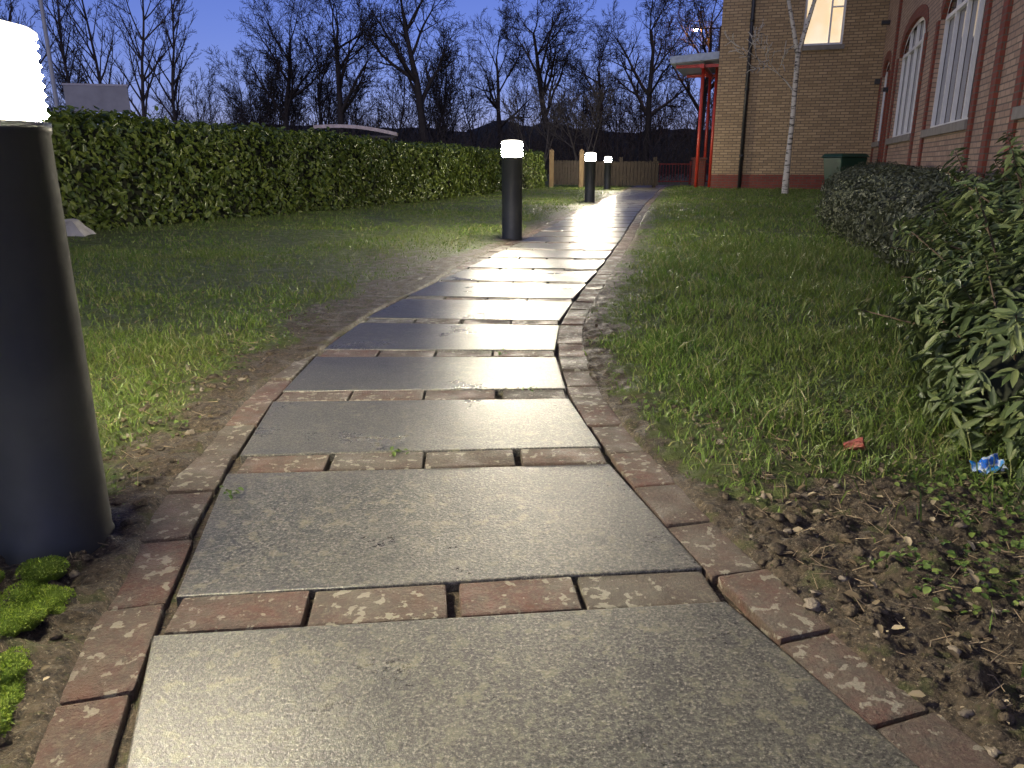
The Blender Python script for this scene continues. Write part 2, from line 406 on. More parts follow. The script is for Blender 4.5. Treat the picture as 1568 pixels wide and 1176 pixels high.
BARKT=plain('twig_bark',(.05,.038,.032),.85,.3)
def place(name,segs,loc,mat,rot=0,sc=1):
    V,F=tubes(segs,.008); o=mesh_np(name,V,[F],mat); o.location=loc; o.rotation_euler=(0,0,rot); o.scale=(sc,)*3; return o
BIG=[grow(11+i,8.0,.26,4,[2,2,2,2],(26,56),.05,.075,(.40,.60)) for i in range(4)]
spec=[('bare_tree',-8.0,38,.86,0.3,0),('bare_tree',-3.7,36,.92,2.0,1),('bare_tree',2.1,38,.82,4.0,2),('bare_tree',6.6,40,.86,1.2,3),
 ('bare_tree',-12.1,42,.84,5.0,1),('bare_tree',4.6,42,.68,2.8,0),('bare_tree',12.5,44,.98,.9,2),('bare_tree',9.6,42,.92,3.9,1),('bare_tree',-.6,46,.8,.4,3)]
mcache={}
for nm,x,y,sc,ro,v in spec:
    if v not in mcache:
        o=place(nm,BIG[v],(x,y,0),BARK,ro,sc); mcache[v]=o.data
    else:
        o=bpy.data.objects.new(nm,mcache[v]); o.location=(x,y,0); o.rotation_euler=(0,0,ro); o.scale=(sc,)*3; link(o)
FB=[grow(50+i,9.5,.12,3,[3,2,2],(20,42),.05,.05,(.26,.42),2,10) for i in range(3)]
fb=[(-15.5,34,.85),( -18.5,37,.9),(-21.0,35,.95),(-24.5,38,.92),(-28,38,1),(-17,41,.95),(-22.5,42,1.0),(-19.5,32,.8)]
c2={}
for i,(x,y,sc) in enumerate(fb):
    v=i%3
    if v not in c2: o=place('birch_tree',FB[v],(x,y,0),BARKT,i*1.3,sc); c2[v]=o.data
    else:
        o=bpy.data.objects.new('birch_tree',c2[v]); o.location=(x,y,0); o.rotation_euler=(0,0,i*1.3); o.scale=(sc,)*3; link(o)
for i,(x,y,sc) in enumerate([(2.75,31,.9),(1.1,32,.85)]):
    segs=[]
    for j in range(5):
        s_=grow(80+i*9+j,3.0,.055,3,[1,2,2],(18,40),.04,.06,(.4,.6),2,6,lean=(math.cos(j*1.3)*.38,math.sin(j*1.3)*.3)); segs+=s_
    segs.append((np.zeros(3)-np.array([0,0,.1]),np.array([0,0,.35]),.12,.09))
    place('ornamental_tree',segs,(x,y,0),BARKG,0,sc)
SAP=[tubes(grow(120+i,6.4,.08,3,[2,2,2],(22,52),.06,.08,(.35,.55),1,7),.011) for i in range(3)]
Vs=[];Fs=[];b0=0
for i in range(95):
    V,F=SAP[i%3]; a=rng.random()*6.28; sc=rng.uniform(.45,.98); y=rng.uniform(46,66); x=rng.uniform(-.78,.36)*y
    ca,sa=math.cos(a),math.sin(a); W=np.stack([V[:,0]*ca-V[:,1]*sa,V[:,0]*sa+V[:,1]*ca,V[:,2]],1)*sc*1.15+np.array([x,y,0])
    Vs.append(W);Fs.append(F+b0);b0+=len(V)
mesh_np('distant_trees',np.concatenate(Vs),[np.concatenate(Fs)],BARK)
n=22000
yy=rng.uniform(31,62,n); xx=rng.uniform(-.75,.42,n)*yy; hmax=1.5+3.8*fbm(xx,yy,.22,3,8)*smooth01(yy,30,44)
zz=rng.random(n)**1.3*hmax; P=np.stack([xx,yy,zz],1); D=rdir(n)*.6+np.array([0,0,.55]); Q=P+D*rng.uniform(.3,1.1,(n,1))
V,F=tubes([(p,q,.014,.007) for p,q in zip(P,Q)],.008)
mesh_np('undergrowth',V,[F],BARKT)
bx=np.linspace(-90,70,200); rows=[]
for (y,zf) in((58,0),(62,.7),(66,1),(80,1),(90,0)): rows.append(np.stack([bx,np.full_like(bx,y)+vnoise(bx,bx*0,.3)*3,zf*(2.6+2.2*fbm(bx,bx*0+y,.25,4))],1))
V=np.stack(rows,1).reshape(-1,3); F=[(i*5+j,i*5+j+1,i*5+5+j+1,i*5+5+j) for i in range(199) for j in range(4)]
mesh_np('background_hill',V,[np.array(F)],plain('dark_scrub',(.014,.014,.012),.95,.5,2),smooth=True)

# ------------------------------------------------------------ silver birch by the building
bk=MB('white_birch_bark',.6,.3)
sep=bk.nt.nodes.new('ShaderNodeMapping'); bk.L(bk.co,sep.inputs[0]); sep.inputs['Scale'].default_value=(3,3,14)
bk.col(bk.mix(bk.ramp(bk.noise(1.6,4,.6,sep.outputs[0]),[(.54,0.0),(.62,1.0)]),(.5,.47,.42),(.05,.045,.04)))
segs=grow(210,3.1,.085,0,[0],n0=8,wob=.02,up=.1)
segs=[(a,b_,max(ra,.06),max(rb,.058)) for a,b_,ra,rb in segs]; top=segs[-1][1]
def sub(seed,L0,r0,lean,nlv=3):
    out=[]
    for a,b_,ra,rb in grow(seed,L0,r0,nlv,[2,2,2],(20,50),-.01,.07,(.3,.5),1,7,lean=lean): out.append((a+top,b_+top,ra,rb))
    return out
segs+=sub(211,4.2,.055,(.28,.05))+sub(212,4.2,.052,(-.3,.0))+sub(214,3.5,.03,(.05,-.3))
low=segs[5][1]
segs+=[(a+low,b_+low,ra,rb) for a,b_,ra,rb in grow(213,1.6,.02,2,[2,2],(20,50),-.02,.1,(.4,.6),1,5,lean=(-1.0,-.2))]
place('silver_birch',segs,(6.55,18.9,-.02),bk.m)

# ------------------------------------------------------------ bollards
BOL=MB('bollard_black_paint',.45,.5)
BOL.col(BOL.mix(BOL.noise(7,5,.6),(.022,.024,.024),(.042,.045,.042))); BOL.rough(BOL.ramp(BOL.noise(20,4),[(.35,.42),(.65,.6)])); BOL.bump(BOL.noise(90,3),.12,.002); BOL=BOL.m
LENS=emis('lit_lamp_lens',(1,.90,.68),830)
CAP=emis('opal_cap',(1,.92,.76),3.0)
def bollard(x,y,z=0):
    e=empty('bollard_light',(x,y,z))
    bm=bmesh.new(); lathe(bm,[(.102,-.05),(.102,.008),(.099,.012),(.099,.748),(.102,.752),(.102,.768),(.07,.772)],64); bm_obj('post',bm,BOL,e)
    bm=bmesh.new(); pr=[(.06,.773)]
    z_=.776
    while z_<.898: pr+=[(.097,z_),(.1015,z_+.005),(.097,z_+.010)]; z_+=.0155
    pr.append((.06,z_)); lathe(bm,pr,28); bm_obj('lens',bm,LENS,e)
    bm=bmesh.new(); lathe(bm,[(.06,z_+.002),(.102,z_+.002),(.102,z_+.009),(.094,z_+.015),(.065,z_+.022),(.03,z_+.026),(.004,z_+.027)],48); bm_obj('cap',bm,CAP,e)
for p in [(-.88,1.335,0),(0.0,7.62,0),(1.5,15.2,0),(2.75,22.8,0)]: bollard(*p)

# ------------------------------------------------------------ building
def brickmat(name,c1,c2,mo):
    W=MB(name,.8,.25)
    sp=W.nt.nodes.new('ShaderNodeSeparateXYZ'); W.L(W.co,sp.inputs[0])
    cb=W.nt.nodes.new('ShaderNodeCombineXYZ'); W.L(W.math('ADD',sp.outputs[0],sp.outputs[1]),cb.inputs[0]); W.L(sp.outputs[2],cb.inputs[1])
    t=W.nt.nodes.new('ShaderNodeTexBrick'); W.L(cb.outputs[0],t.inputs['Vector']); t.inputs['Scale'].default_value=1
    t.inputs['Brick Width'].default_value=.225; t.inputs['Row Height'].default_value=.075; t.inputs['Mortar Size'].default_value=.009
    t.inputs['Mortar Smooth'].default_value=.2; t.inputs['Bias'].default_value=0
    t.inputs['Color1'].default_value=(*c1,1); t.inputs['Color2'].default_value=(*c2,1); t.inputs['Mortar'].default_value=(*mo,1)
    c=W.mix(W.ramp(W.noise(3,5,.6),[(.4,0.0),(.7,.4)]),t.outputs[0],tuple(x*.6 for x in c1))
    W.col(c); inv=W.math('SUBTRACT',1.0,t.outputs['Fac']); W.bump(W.mix(.25,inv,W.noise(60,3)),.8,.012); return W.m
WALL=brickmat('buff_brick_wall',(.46,.33,.19),(.30,.21,.12),(.12,.10,.08))
WALL2=brickmat('pinkish_brick_wall',(.46,.32,.23),(.32,.21,.155),(.14,.12,.10))
RED=brickmat('red_brick_trim',(.24,.065,.045),(.18,.05,.035),(.13,.10,.08))
UPVC=plain('white_window_frame',(.75,.75,.75),.35,.05)
GLASS=MB('window_glass',.05,.8); GLASS.col(GLASS.mix(GLASS.noise(.8,2),(.08,.08,.10),(.20,.19,.21))); GLASS=GLASS.m
LITG=MB('lit_room',.6); LITG.put(LITG.mix(LITG.ramp(LITG.noise(2.2,3),[(.4,0.0),(.62,1.0)]),(.9,.60,.26),(.9,.74,.46)),LITG.b.inputs['Emission Color']); LITG.b.inputs['Emission Strength'].default_value=.9; LITG=LITG.m
STONE=plain('sill_stone',(.20,.18,.16),.7,.2)
PIPE=plain('black_pipe',(.02,.02,.022),.4,.2)
bld=empty('brick_building',(9.9,22,0),math.atan2(-.9462,-.3236))
HT=7.6
def wallmesh(name,fn,a0,a1,z0,z1,ops,mat,dep=.12):
    bm=bmesh.new()
    def q(*p): bm.faces.new([bm.verts.new(fn(*x)) for x in p])
    cur=a0
    for (s_,e,zs,zt,ri) in ops:
        q((cur,z0,0),(s_,z0,0),(s_,z1,0),(cur,z1,0)); q((s_,z0,0),(e,z0,0),(e,zs,0),(s_,zs,0))
        n=14 if ri else 1; A=np.linspace(s_,e,n+1)
        za=[zt+(ri*math.sqrt(max(0,1-((a-(s_+e)/2)/((e-s_)/2))**2)) if ri else 0) for a in A]
        for j in range(n):
            q((A[j],za[j],0),(A[j+1],za[j+1],0),(A[j+1],z1,0),(A[j],z1,0))
            q((A[j],za[j],0),(A[j+1],za[j+1],0),(A[j+1],za[j+1],dep),(A[j],za[j],dep))
        q((s_,zs,0),(s_,zt,0),(s_,zt,dep),(s_,zs,dep)); q((e,zs,0),(e,zt,0),(e,zt,dep),(e,zs,dep)); q((s_,zs,0),(e,zs,0),(e,zs,dep),(s_,zs,dep))
        cur=e
    q((cur,z0,0),(a1,z0,0),(a1,z1,0),(cur,z1,0))
    bmesh.ops.remove_doubles(bm,verts=bm.verts,dist=1e-4)
    bm_obj(name,bm,mat,bld)
side=lambda a,z,d:(a,d,z)
front=lambda n_,z,d:(-d,-n_,z)
sops=[(.55,1.95,1.27,2.9,.35),(3.7,7.2,1.27,3.0,.5),(8.7,12.1,1.27,3.0,.5),(14.5,17.9,1.27,3.0,.5)]
wallmesh('side_wall',side,0,22,-.1,HT,sops,WALL2)
wallmesh('front_wall',front,0,4.25,-.1,HT,[(1.05,2.08,3.82,5.3,0)],WALL)
bm=bmesh.new(); box(bm,-8,-.005,-4.25,-4.24,-.1,HT); box(bm,-8,22,9.9,10,-.1,HT); box(bm,21.9,22,0.005,9.89,-.1,HT); bm_obj('rear_walls',bm,WALL,bld)
bm=bmesh.new()
box(bm,-8.3,.35,-4.6,10.3,HT+.002,HT+.16); box(bm,.352,22.3,-.35,10.3,HT+.004,HT+.158); bm_obj('roof',bm,plain('roof_slate',(.05,.05,.06),.6),bld)
bf=bmesh.new();bg=bmesh.new();bs_=bmesh.new();br_=bmesh.new()
for (s_,e,zs,zt,ri) in sops:
    y0,y1=.06,.115
    box(bg,s_,e,.122,.13,zs,zt+ri)
    n=4 if e-s_>2 else 2; xsn=np.linspace(s_,e,n+1)
    for j,xm in enumerate(xsn):
        w=.05; lo=xm if j==0 else xm-w/2-.01; hi=lo+w+.02
        if j==n: lo,hi=xm-.07,xm
        zt2=zt+ri*math.sqrt(max(0,1-((min(max(xm,s_+.05),e-.05)-(s_+e)/2)/((e-s_)/2))**2))
        box(bf,lo,hi,y0,y1,zs+.051,zt2)
    box(bf,s_,e,y0-.003,y1+.002,zs,zs+.05); box(bf,s_,e,y0-.003,y1+.002,zt-.03,zt+.03); 
    A=np.linspace(s_,e,15)
    for j in range(14):
        za=[zt+ri*math.sqrt(max(0,1-((a-(s_+e)/2)/((e-s_)/2))**2)) for a in(A[j],A[j+1])]
        v=[bf.verts.new(p) for p in((A[j],y0,za[0]-.07),(A[j+1],y0,za[1]-.07),(A[j+1],y0,za[1]),(A[j],y0,za[0]))]; bf.faces.new(v)
        cm=(s_+e)/2; f=lambda a,z,k:(cm+(a-cm)*(1+k*.1/((e-s_)/2)*1.3),z+.2*k)
        p0=(A[j],za[0]);p1=(A[j+1],za[1]); o0=f(*p0,1);o1=f(*p1,1)
        v=[br_.verts.new((p[0],-.012,p[1])) for p in(p0,p1,o1,o0)]; br_.faces.new(v)
        v=[br_.verts.new(p) for p in((p0[0],-.012,p0[1]),(p1[0],-.012,p1[1]),(p1[0],.1,p1[1]-.001),(p0[0],.1,p0[1]-.001))]; br_.faces.new(v)
        v=[br_.verts.new(p) for p in((o0[0],-.012,o0[1]),(o1[0],-.012,o1[1]),(o1[0],.0,o1[1]),(o0[0],.0,o0[1]))]; br_.faces.new(v)
    box(bs_,s_-.06,e+.06,-.07,.1,zs-.13,zs-.003)
    for xx_ in(s_-.27,e+.05): box(br_,xx_,xx_+.2,-.035,.0-.001,-.05,zt)
for a in(2.8,13.3): box(br_,a-.11,a+.11,-.05,-.001,-.05,HT-.05)
bm_obj('window_frames',bf,UPVC,bld); bm_obj('window_panes',bg,GLASS,bld); bev(bm_obj('sills',bs_,STONE,bld),.008); bm_obj('red_brick_piers',br_,RED,bld)
bm=bmesh.new(); 
box(bm,-.1,-.05,-2.08,-1.05,3.82,3.88); box(bm,-.1,-.05,-2.08,-2.02,3.881,5.3); box(bm,-.1,-.05,-1.11,-1.05,3.881,5.3); box(bm,-.1,-.05,-1.42,-1.37,3.881,5.3); box(bm,-.098,-.052,-1.371,-1.111,4.75,4.79); bm_obj('lit_window_frame',bm,UPVC,bld)
bm=bmesh.new(); box(bm,-.13,-.122,-2.08,-1.05,3.82,5.3); bm_obj('lit_window_pane',bm,LITG,bld)
bm=bmesh.new(); box(bm,0.001,.07,-2.14,-.99,3.7,3.818); bm_obj('lit_window_sill',bm,STONE,bld)
bm=bmesh.new(); box(bm,.001,.018,-4.25,-.02,-.1,.42); bm_obj('red_plinth',bm,RED,bld)
bm=bmesh.new(); lathe(bm,[(.05,0),(.05,HT)],16,(.07,-3.43)); 
for z in(.9,2.7,4.5): lathe(bm,[(.066,z),(.066,z+.08)],16,(.07,-3.43))
bm_obj('drainpipe',bm,PIPE,bld)
bm=bmesh.new(); box(bm,.25,.4,-.16,-.001,2.75,2.88); box(bm,.6,.75,-.2,-.001,4.15,4.25); box(bm,2.3,2.42,-.14,-.001,2.4,2.5); bev(bm_obj('wall_fittings',bm,PIPE,bld),.01)
REDP=plain('red_paint',(.36,.035,.02),.35,.2)
bm=bmesh.new(); 
v=[(-.1,-4.26,3.6),(-.1,-5.65,3.52),(-3.6,-5.65,3.52),(-3.6,-4.26,3.6)]
lo=[bm.verts.new(p) for p in v]; hi=[bm.verts.new((p[0],p[1],p[2]+.2)) for p in v]
bm.faces.new(lo);bm.faces.new(hi)
for j in range(4): bm.faces.new((lo[j],lo[(j+1)%4],hi[(j+1)%4],hi[j]))
bev(bm_obj('porch_canopy',bm,plain('canopy_sheet',(.28,.33,.42),.35,.15),bld),.015)
bm=bmesh.new()
for (a,y) in((-.45,-4.72),(-3.1,-4.75),(-1.0,-4.72+.35)): lathe(bm,[(.05,0),(.05,3.5)],16,(a,y))
box(bm,-3.4,-.2,-4.78,-4.68,3.38,3.5); 
for a in(-.45,-3.1): box(bm,a-.04,a+.04,-5.5,-4.27,3.42,3.505)
bm_obj('porch_posts',bm,REDP,bld)

BING=plain('green_plastic',(.012,.05,.03),.45,.15)
bin_=empty('wheelie_bin',(8.45,20.2,0),.33)
bm=bmesh.new()
def frus(bm,x0,x1,y0,y1,z0,X0,X1,Y0,Y1,z1):
    lo=[bm.verts.new(p) for p in((x0,y0,z0),(x1,y0,z0),(x1,y1,z0),(x0,y1,z0))];hi=[bm.verts.new(p) for p in((X0,Y0,z1),(X1,Y0,z1),(X1,Y1,z1),(X0,Y1,z1))]
    bm.faces.new(lo[::-1]);bm.faces.new(hi)
    for j in range(4): bm.faces.new((lo[j],lo[(j+1)%4],hi[(j+1)%4],hi[j]))
frus(bm,-.32,.32,-.26,.26,.08,-.41,.41,-.34,.34,.88); bev(bm_obj('body',bm,BING,bin_),.03)
bm=bmesh.new(); frus(bm,-.44,.44,-.38,.36,.885,-.38,.38,-.3,.34,.97); bev(bm_obj('lid',bm,BING,bin_),.02)
bm=bmesh.new(); box(bm,-.4,.4,.37,.41,.86,.9)
for x in(-.3,.3): box(bm,x-.03,x+.03,-.3,-.262,.2,.85)
bm_obj('handle_and_ribs',bm,BING,bin_)
bm=bmesh.new()
for x in(-.34,.34):
    bmesh.ops.create_cone(bm,cap_ends=True,segments=20,radius1=.1,radius2=.1,depth=.06,matrix=Matrix.Translation((x,.24,.1))@Matrix.Rotation(R(90),4,'Y'))
bm_obj('wheels',bm,PIPE,bin_)

# ------------------------------------------------------------ fences, gate, railings
WOOD=MB('weathered_timber',.75,.3); WOOD.col(WOOD.mix(WOOD.noise(6,5),(.11,.075,.04),(.19,.13,.07))); WOOD=WOOD.m
DWOOD=plain('dark_timber',(.022,.015,.010),.85,.3)
gate=empty('wooden_gate',(1.22,24.6,0),.05)
bm=bmesh.new()
for x in(0,.93): box(bm,x-.07,x+.07,-.06,.06,-.1,1.12); frus(bm,x-.07,x+.07,-.06,.06,1.121,x-.01,x+.01,-.01,.01,1.17)
bm_obj('gate_posts',bm,WOOD,gate)
bm=bmesh.new()
for x in np.linspace(.12,.81,9): box(bm,x-.036,x+.036,-.02,.0,.1,.82)
for z in(.2,.62): box(bm,.075,.86,.001,.035,z,z+.08)
bm_obj('gate_leaf',bm,DWOOD,gate)
fence=empty('wooden_fence',(2.25,24.9,0),.1)
bm=bmesh.new()
for x in np.arange(.0,2.4,.115): box(bm,x,x+.100,-.015,.0,.06,.80+random.uniform(-.015,.015))
for z in(.22,.66): box(bm,0,2.35,.001,.04,z,z+.08)
for x in(.05,1.2,2.3): box(bm,x-.05,x+.05,.041,.13,-.1,.93)
bm_obj('fence_panels',bm,DWOOD,fence)
rail=empty('red_railings',(5.1,28.5,0),0)
bm=bmesh.new()
for x in np.arange(0,2.7,.11): box(bm,x-.01,x+.01,-.01,.01,.08,.72)
for z in(.1,.7): box(bm,-.02,2.7,-.02,.02,z,z+.04)
for x in(0,1.3,2.65): box(bm,x-.03,x+.03,-.03,.03,-.1,.82)
bm_obj('bars',bm,plain('dull_red_paint',(.20,.028,.02),.5,.2),rail)
bm=bmesh.new(); box(bm,-.18,.18,-.18,.18,-.1,.85); box(bm,-.22,.22,-.22,.22,.852,.93)
o=bm_obj('brick_pier',bm,RED); o.location=(6.25,26.6,0); bev(o,.01)

# ------------------------------------------------------------ left background
sg=empty('signboard',(-10.2,20,0),.25)
bm=bmesh.new(); box(bm,-.72,.72,-.02,.02,1.95,2.55); bev(bm_obj('panel',bm,plain('white_panel',(.26,.26,.27),.4,.15,3),sg),.01)
bm=bmesh.new(); 
for x in(-.55,.55): box(bm,x-.03,x+.03,.021,.08,0,2.6)
box(bm,-.74,.74,-.025,.025,2.552,2.6); bm_obj('frame_posts',bm,plain('galvanised',(.3,.3,.3),.4,.1,metal=.5),sg)
bm=bmesh.new(); lathe(bm,[(.09,0),(.09,1),(.06,1.05),(.045,8.5)],20); 
box(bm,-.03,.9,-.03,.03,8.4,8.46); box(bm,.6,1.15,-.09,.09,8.38,8.47)
o=bm_obj('lamp_post',bm,plain('pale_steel',(.35,.35,.34),.4,.1)); o.location=(-12.9,23,0)
shl=empty('cycle_shelter',(-4.9,25.5,-.16),.12)
bm=bmesh.new(); n=12
A=[(-1.25+2.5*i/n) for i in range(n+1)]
top_=[(x,1.84+.13*math.cos(x/1.25*1.4)-.08*x) for x in A]
lo=[[bm.verts.new((x,y,z+dz)) for x,z in top_] for y,dz in((-.9,-.05),(.9,.0),(.9,.09),(-.9,.05))]
for a_,b_ in((0,1),(1,2),(2,3),(3,0)):
    for i in range(n): bm.faces.new((lo[a_][i],lo[a_][i+1],lo[b_][i+1],lo[b_][i]))
bm_obj('curved_roof',bm,plain('shelter_roof',(.5,.42,.40),.3,.2),shl)
bm=bmesh.new()
for x in(-1.1,1.1):
    for y in(-.8,.8): box(bm,x-.03,x+.03,y-.03,y+.03,0,1.80)
for y in(-.8,.8): box(bm,-1.2,1.2,y-.025,y+.025,1.66,1.72)
box(bm,-1.07,1.07,.84,.86,.15,1.66)
for x in(-.7,0,.7):
    box(bm,x-.02,x+.02,-.4,-.36,0,.8);box(bm,x-.02,x+.02,.36,.4,0,.8);box(bm,x-.02,x+.02,-.4,.4,.801,.84)
bm_obj('frame_and_racks',bm,PIPE,shl)
bm=bmesh.new(); frus(bm,-.2,.2,-.12,.12,-.04,-.12,.02,-.08,.08,.17); bmesh.ops.subdivide_edges(bm,edges=bm.edges[:],cuts=3,use_grid_fill=True)
for v in bm.verts: v.co+=Vector([mnoise.noise(v.co*9+Vector((k,0,0)))*.03 for k in(0,5,9)])
o=bm_obj('concrete_block',bm,plain('pale_concrete',(.4,.38,.35),.8,.2)); o.location=(-4.35,7.75,0)
sl_=empty('street_lamp',(10.4,41.5,0))
bm=bmesh.new(); lathe(bm,[(.1,0),(.1,1.2),(.06,1.3),(.05,7.3)],16); box(bm,-1.1,0,-.03,.03,7.2,7.26); bm_obj('column',bm,PIPE,sl_)
bm=bmesh.new(); box(bm,-1.35,-1.1,-.08,.08,7.2,7.28); bev(bm_obj('lantern',bm,PIPE,sl_),.02)
bm=bmesh.new(); box(bm,-1.33,-1.12,-.06,.06,7.12,7.198); bm_obj('lantern_glass',bm,emis('sodium_light',(1,.42,.14),900),sl_)

# ------------------------------------------------------------ grass
def view_ok(X,Y): return (np.abs(X)<.70*(Y*.96+.2)+1.1)
gx=[];gy=[];gs=[]
shr=[(2.95,4.95,.6),(3.35,6.1,.75),(3.75,7.3,.8),(4.25,8.6,.85),(4.85,10,.85),(5.5,11.6,.9),(6.2,13.3,.9),(6.95,15.2,.9),(2.5,3.45,.6),(2.05,2.6,.4)]
hl=np.array([(-6.6,3.6),(-5.9,5),(-4.6,8.02),(-2.84,12),(-1.3,16.3),(-.35,19.6),(.9,24.5)])
def scatter(y0,y1,x0,x1,dens,wscale):
    n=int((y1-y0)*(x1-x0)*dens); X=rng.uniform(x0,x1,n);Y=rng.uniform(y0,y1,n)
    d=pdist(X,Y)
    f2=fbm(X,Y,1.1,4,14); f3=fbm(X,Y,9,2,17)
    m=mudmask(X,Y)
    p=1-m*.985
    lf=np.where(X<Xc(Y),1.25,.8)
    p=np.clip(p*np.clip(.7+1.4*(f3-.4),.1,1)*np.clip(1.0-lf*(.62-f2)*2.0,.25,1),0.0,1)
    ok=(rng.random(n)<p)&(d>.0)&view_ok(X,Y)
    for sx,sy,sr in shr: ok&=((X-sx)**2+(Y-sy)**2)>(sr*.8)**2
    ok&=X>np.interp(Y,hl[:,1],hl[:,0])+.05
    ok&=((X+.89)**2+(Y-1.335)**2)>.13**2
    wallx=9.9-.342*(22-Y); ok&=(X<wallx-.1)&~((Y>23.0-(X-6)*.33)&(X>5.9))
    gx.append(X[ok]);gy.append(Y[ok]);gs.append(np.full(ok.sum(),wscale))
scatter(.8,3.2,-3.6,3.2,12000,1.0); scatter(3.2,6.5,-6,4.2,5000,1.3); scatter(6.5,12,-6,6.5,2000,2.0); scatter(12,27,-4,10,720,3.2)
X=np.concatenate(gx);Y=np.concatenate(gy);S=np.concatenate(gs); n=len(X); left=X<Xc(Y)
Z=ground_z(X,Y)-.004
tuft=fbm(X,Y,7,3,21); tall=fbm(X,Y,1.6,3,25)
h=np.where(left,.028,.046)*(.45+rng.random(n)**1.5*1.1)*(.25+1.5*tuft)*(.4+1.25*tall)*np.where(S>1.9,.85,1)
d=pdist(X,Y); h*=.4+.6*smooth01(d,.05,.4)
az=rng.random(n)*6.283+tuft*5; lean=rng.uniform(.2,1.4,n)*h
w=.0017*S*rng.uniform(.7,1.3,n)
dx,dy=np.cos(az),np.sin(az); faz=rng.random(n)*6.283; fx,fy=np.cos(faz)*w,np.sin(faz)*w
B=np.stack([X,Y,Z],1); o_=np.zeros(n)
def st(ax_,ay_,az_): return np.stack([ax_,ay_,az_],1)
V=np.stack([B-st(fx,fy,o_),B+st(fx,fy,o_),B+st(fx*.85+dx*lean*.35,fy*.85+dy*lean*.35,h*.6),B+st(-fx*.85+dx*lean*.35,-fy*.85+dy*lean*.35,h*.6),B+st(dx*lean,dy*lean,h*.95)],1).reshape(-1,3)
b0=(np.arange(n)*5)[:,None]
gm=MB('grass_blades',.4,.4); c=gm.ramp(gm.island(),[(0,(.05,.10,.016)),(.45,(.10,.185,.028)),(.80,(.18,.265,.048)),(.92,(.29,.28,.12)),(1,(.38,.33,.18))])
c=gm.mix(gm.ramp(gm.noise(1.3,5,.65),[(.38,0.0),(.62,.5)]),c,(.155,.175,.042)); gm.col(c); gm.transl(c,.33)
mesh_np('grass',V,[b0+np.array([[0,1,2,3]]),b0+np.array([[3,2,4]])],gm.m)
print('blades',n)

# ------------------------------------------------------------ ground litter and low weeds
def onground(n,x0,x1,y0,y1,dmin=.02,cond=None):
    X=rng.uniform(x0,x1,n);Y=rng.uniform(y0,y1,n); ok=pdist(X,Y)>dmin
    ok&=((X+.89)**2+(Y-1.335)**2)>.12**2
    if cond is not None: ok&=cond(X,Y)
    return X[ok],Y[ok]
X1,Y1=onground(14000,.5,2.3,.7,2.5,.08,lambda X,Y:(fbm(X,Y,5,3,31)>.50-.09*smooth01(X,.7,1.3))&(X>.66))
X2,Y2=onground(6000,-3.0,-.7,1.3,4.0,.04,lambda X,Y:fbm(X,Y,3.5,3,33)>.52)
X3,Y3=onground(4000,.3,2.2,2,5,.04,lambda X,Y:fbm(X,Y,3.5,3,36)>.56)
X=np.r_[X1,X2,X3];Y=np.r_[Y1,Y2,Y3];n=len(X)
P=np.stack([X,Y,ground_z(X,Y)+rng.uniform(.003,.038,n)],1)
leaves('ground_weeds',P,np.array([0,0,1.])+rdir(n)*.5,rdir(n),rng.uniform(.006,.017,n),.85,leafmat('weed_leaves',(.05,.095,.018),(.10,.16,.03),(.21,.27,.06),.5,.2),fold=.15)
X1,Y1=onground(2600,.5,2.4,.65,2.2,.0); X2,Y2=onground(900,-2.6,-.6,.8,4.5,.0); X3,Y3=onground(500,-.9,1.2,2,8,.0)
X=np.r_[X1,X2,X3];Y=np.r_[Y1,Y2,Y3];n=len(X)
P=np.stack([X,Y,ground_z(X,Y)+.006+rng.random(n)*.008],1)
leaves('fallen_leaves',P,np.array([0,0,1.])+rdir(n)*.45,rdir(n),.006+.022*rng.random(n)**2,.5,leafmat('dead_leaves',(.04,.028,.016),(.13,.095,.05),(.5,.42,.27),.6,.1))
X,Y=onground(1000,.5,2.3,.7,2.1,.02); Xb,Yb=onground(520,-2,-.65,1.2,3.2,.03); X=np.r_[X,Xb];Y=np.r_[Y,Yb]
sg_=[]
for x,y in zip(X,Y):
    a=random.random()*6.28; l=random.uniform(.010,.05); z=float(ground_z(x,y))+.006
    sg_.append((np.array([x,y,z]),np.array([x+l*math.cos(a),y+l*math.sin(a),z+random.uniform(0,.02)]),.0011,.0006))
V,F=tubes(sg_); mesh_np('fallen_twigs',V,[F],plain('dry_twig',(.24,.18,.11),.8,.4))
ico=bmesh.new(); bmesh.ops.create_icosphere(ico,subdivisions=2,radius=1); IV=np.array([v.co[:] for v in ico.verts]); IF=np.array([[v.index for v in f.verts] for f in ico.faces]); ico.free()
def lumps(name,X,Y,rad,mat,zoff=0,flat=.6,amp=.35,smooth=True,fr=1.6):
    Vs=[];Fs=[];b0=0
    for x,y,r_ in zip(X,Y,rad):
        o=rng.random(3)*50; nn=np.array([mnoise.noise(Vector((p*fr+o).tolist())) for p in IV])[:,None]
        W=IV*(1+amp*nn)*r_*np.array([rng.uniform(.7,1.4),rng.uniform(.7,1.4),flat])
        Vs.append(W+np.array([x,y,float(ground_z(x,y))+zoff*r_]));Fs.append(IF+b0);b0+=len(IV)
    return mesh_np(name,np.concatenate(Vs),[np.concatenate(Fs)],mat,smooth=smooth)
X,Y=onground(3600,.45,2.2,.7,2.2,.0,lambda X,Y:(rng.random(len(X))<(1.7-Y*.6))); 
X2,Y2=onground(800,-1.6,-.6,.8,3,.01); X=np.r_[X,X2];Y=np.r_[Y,Y2]
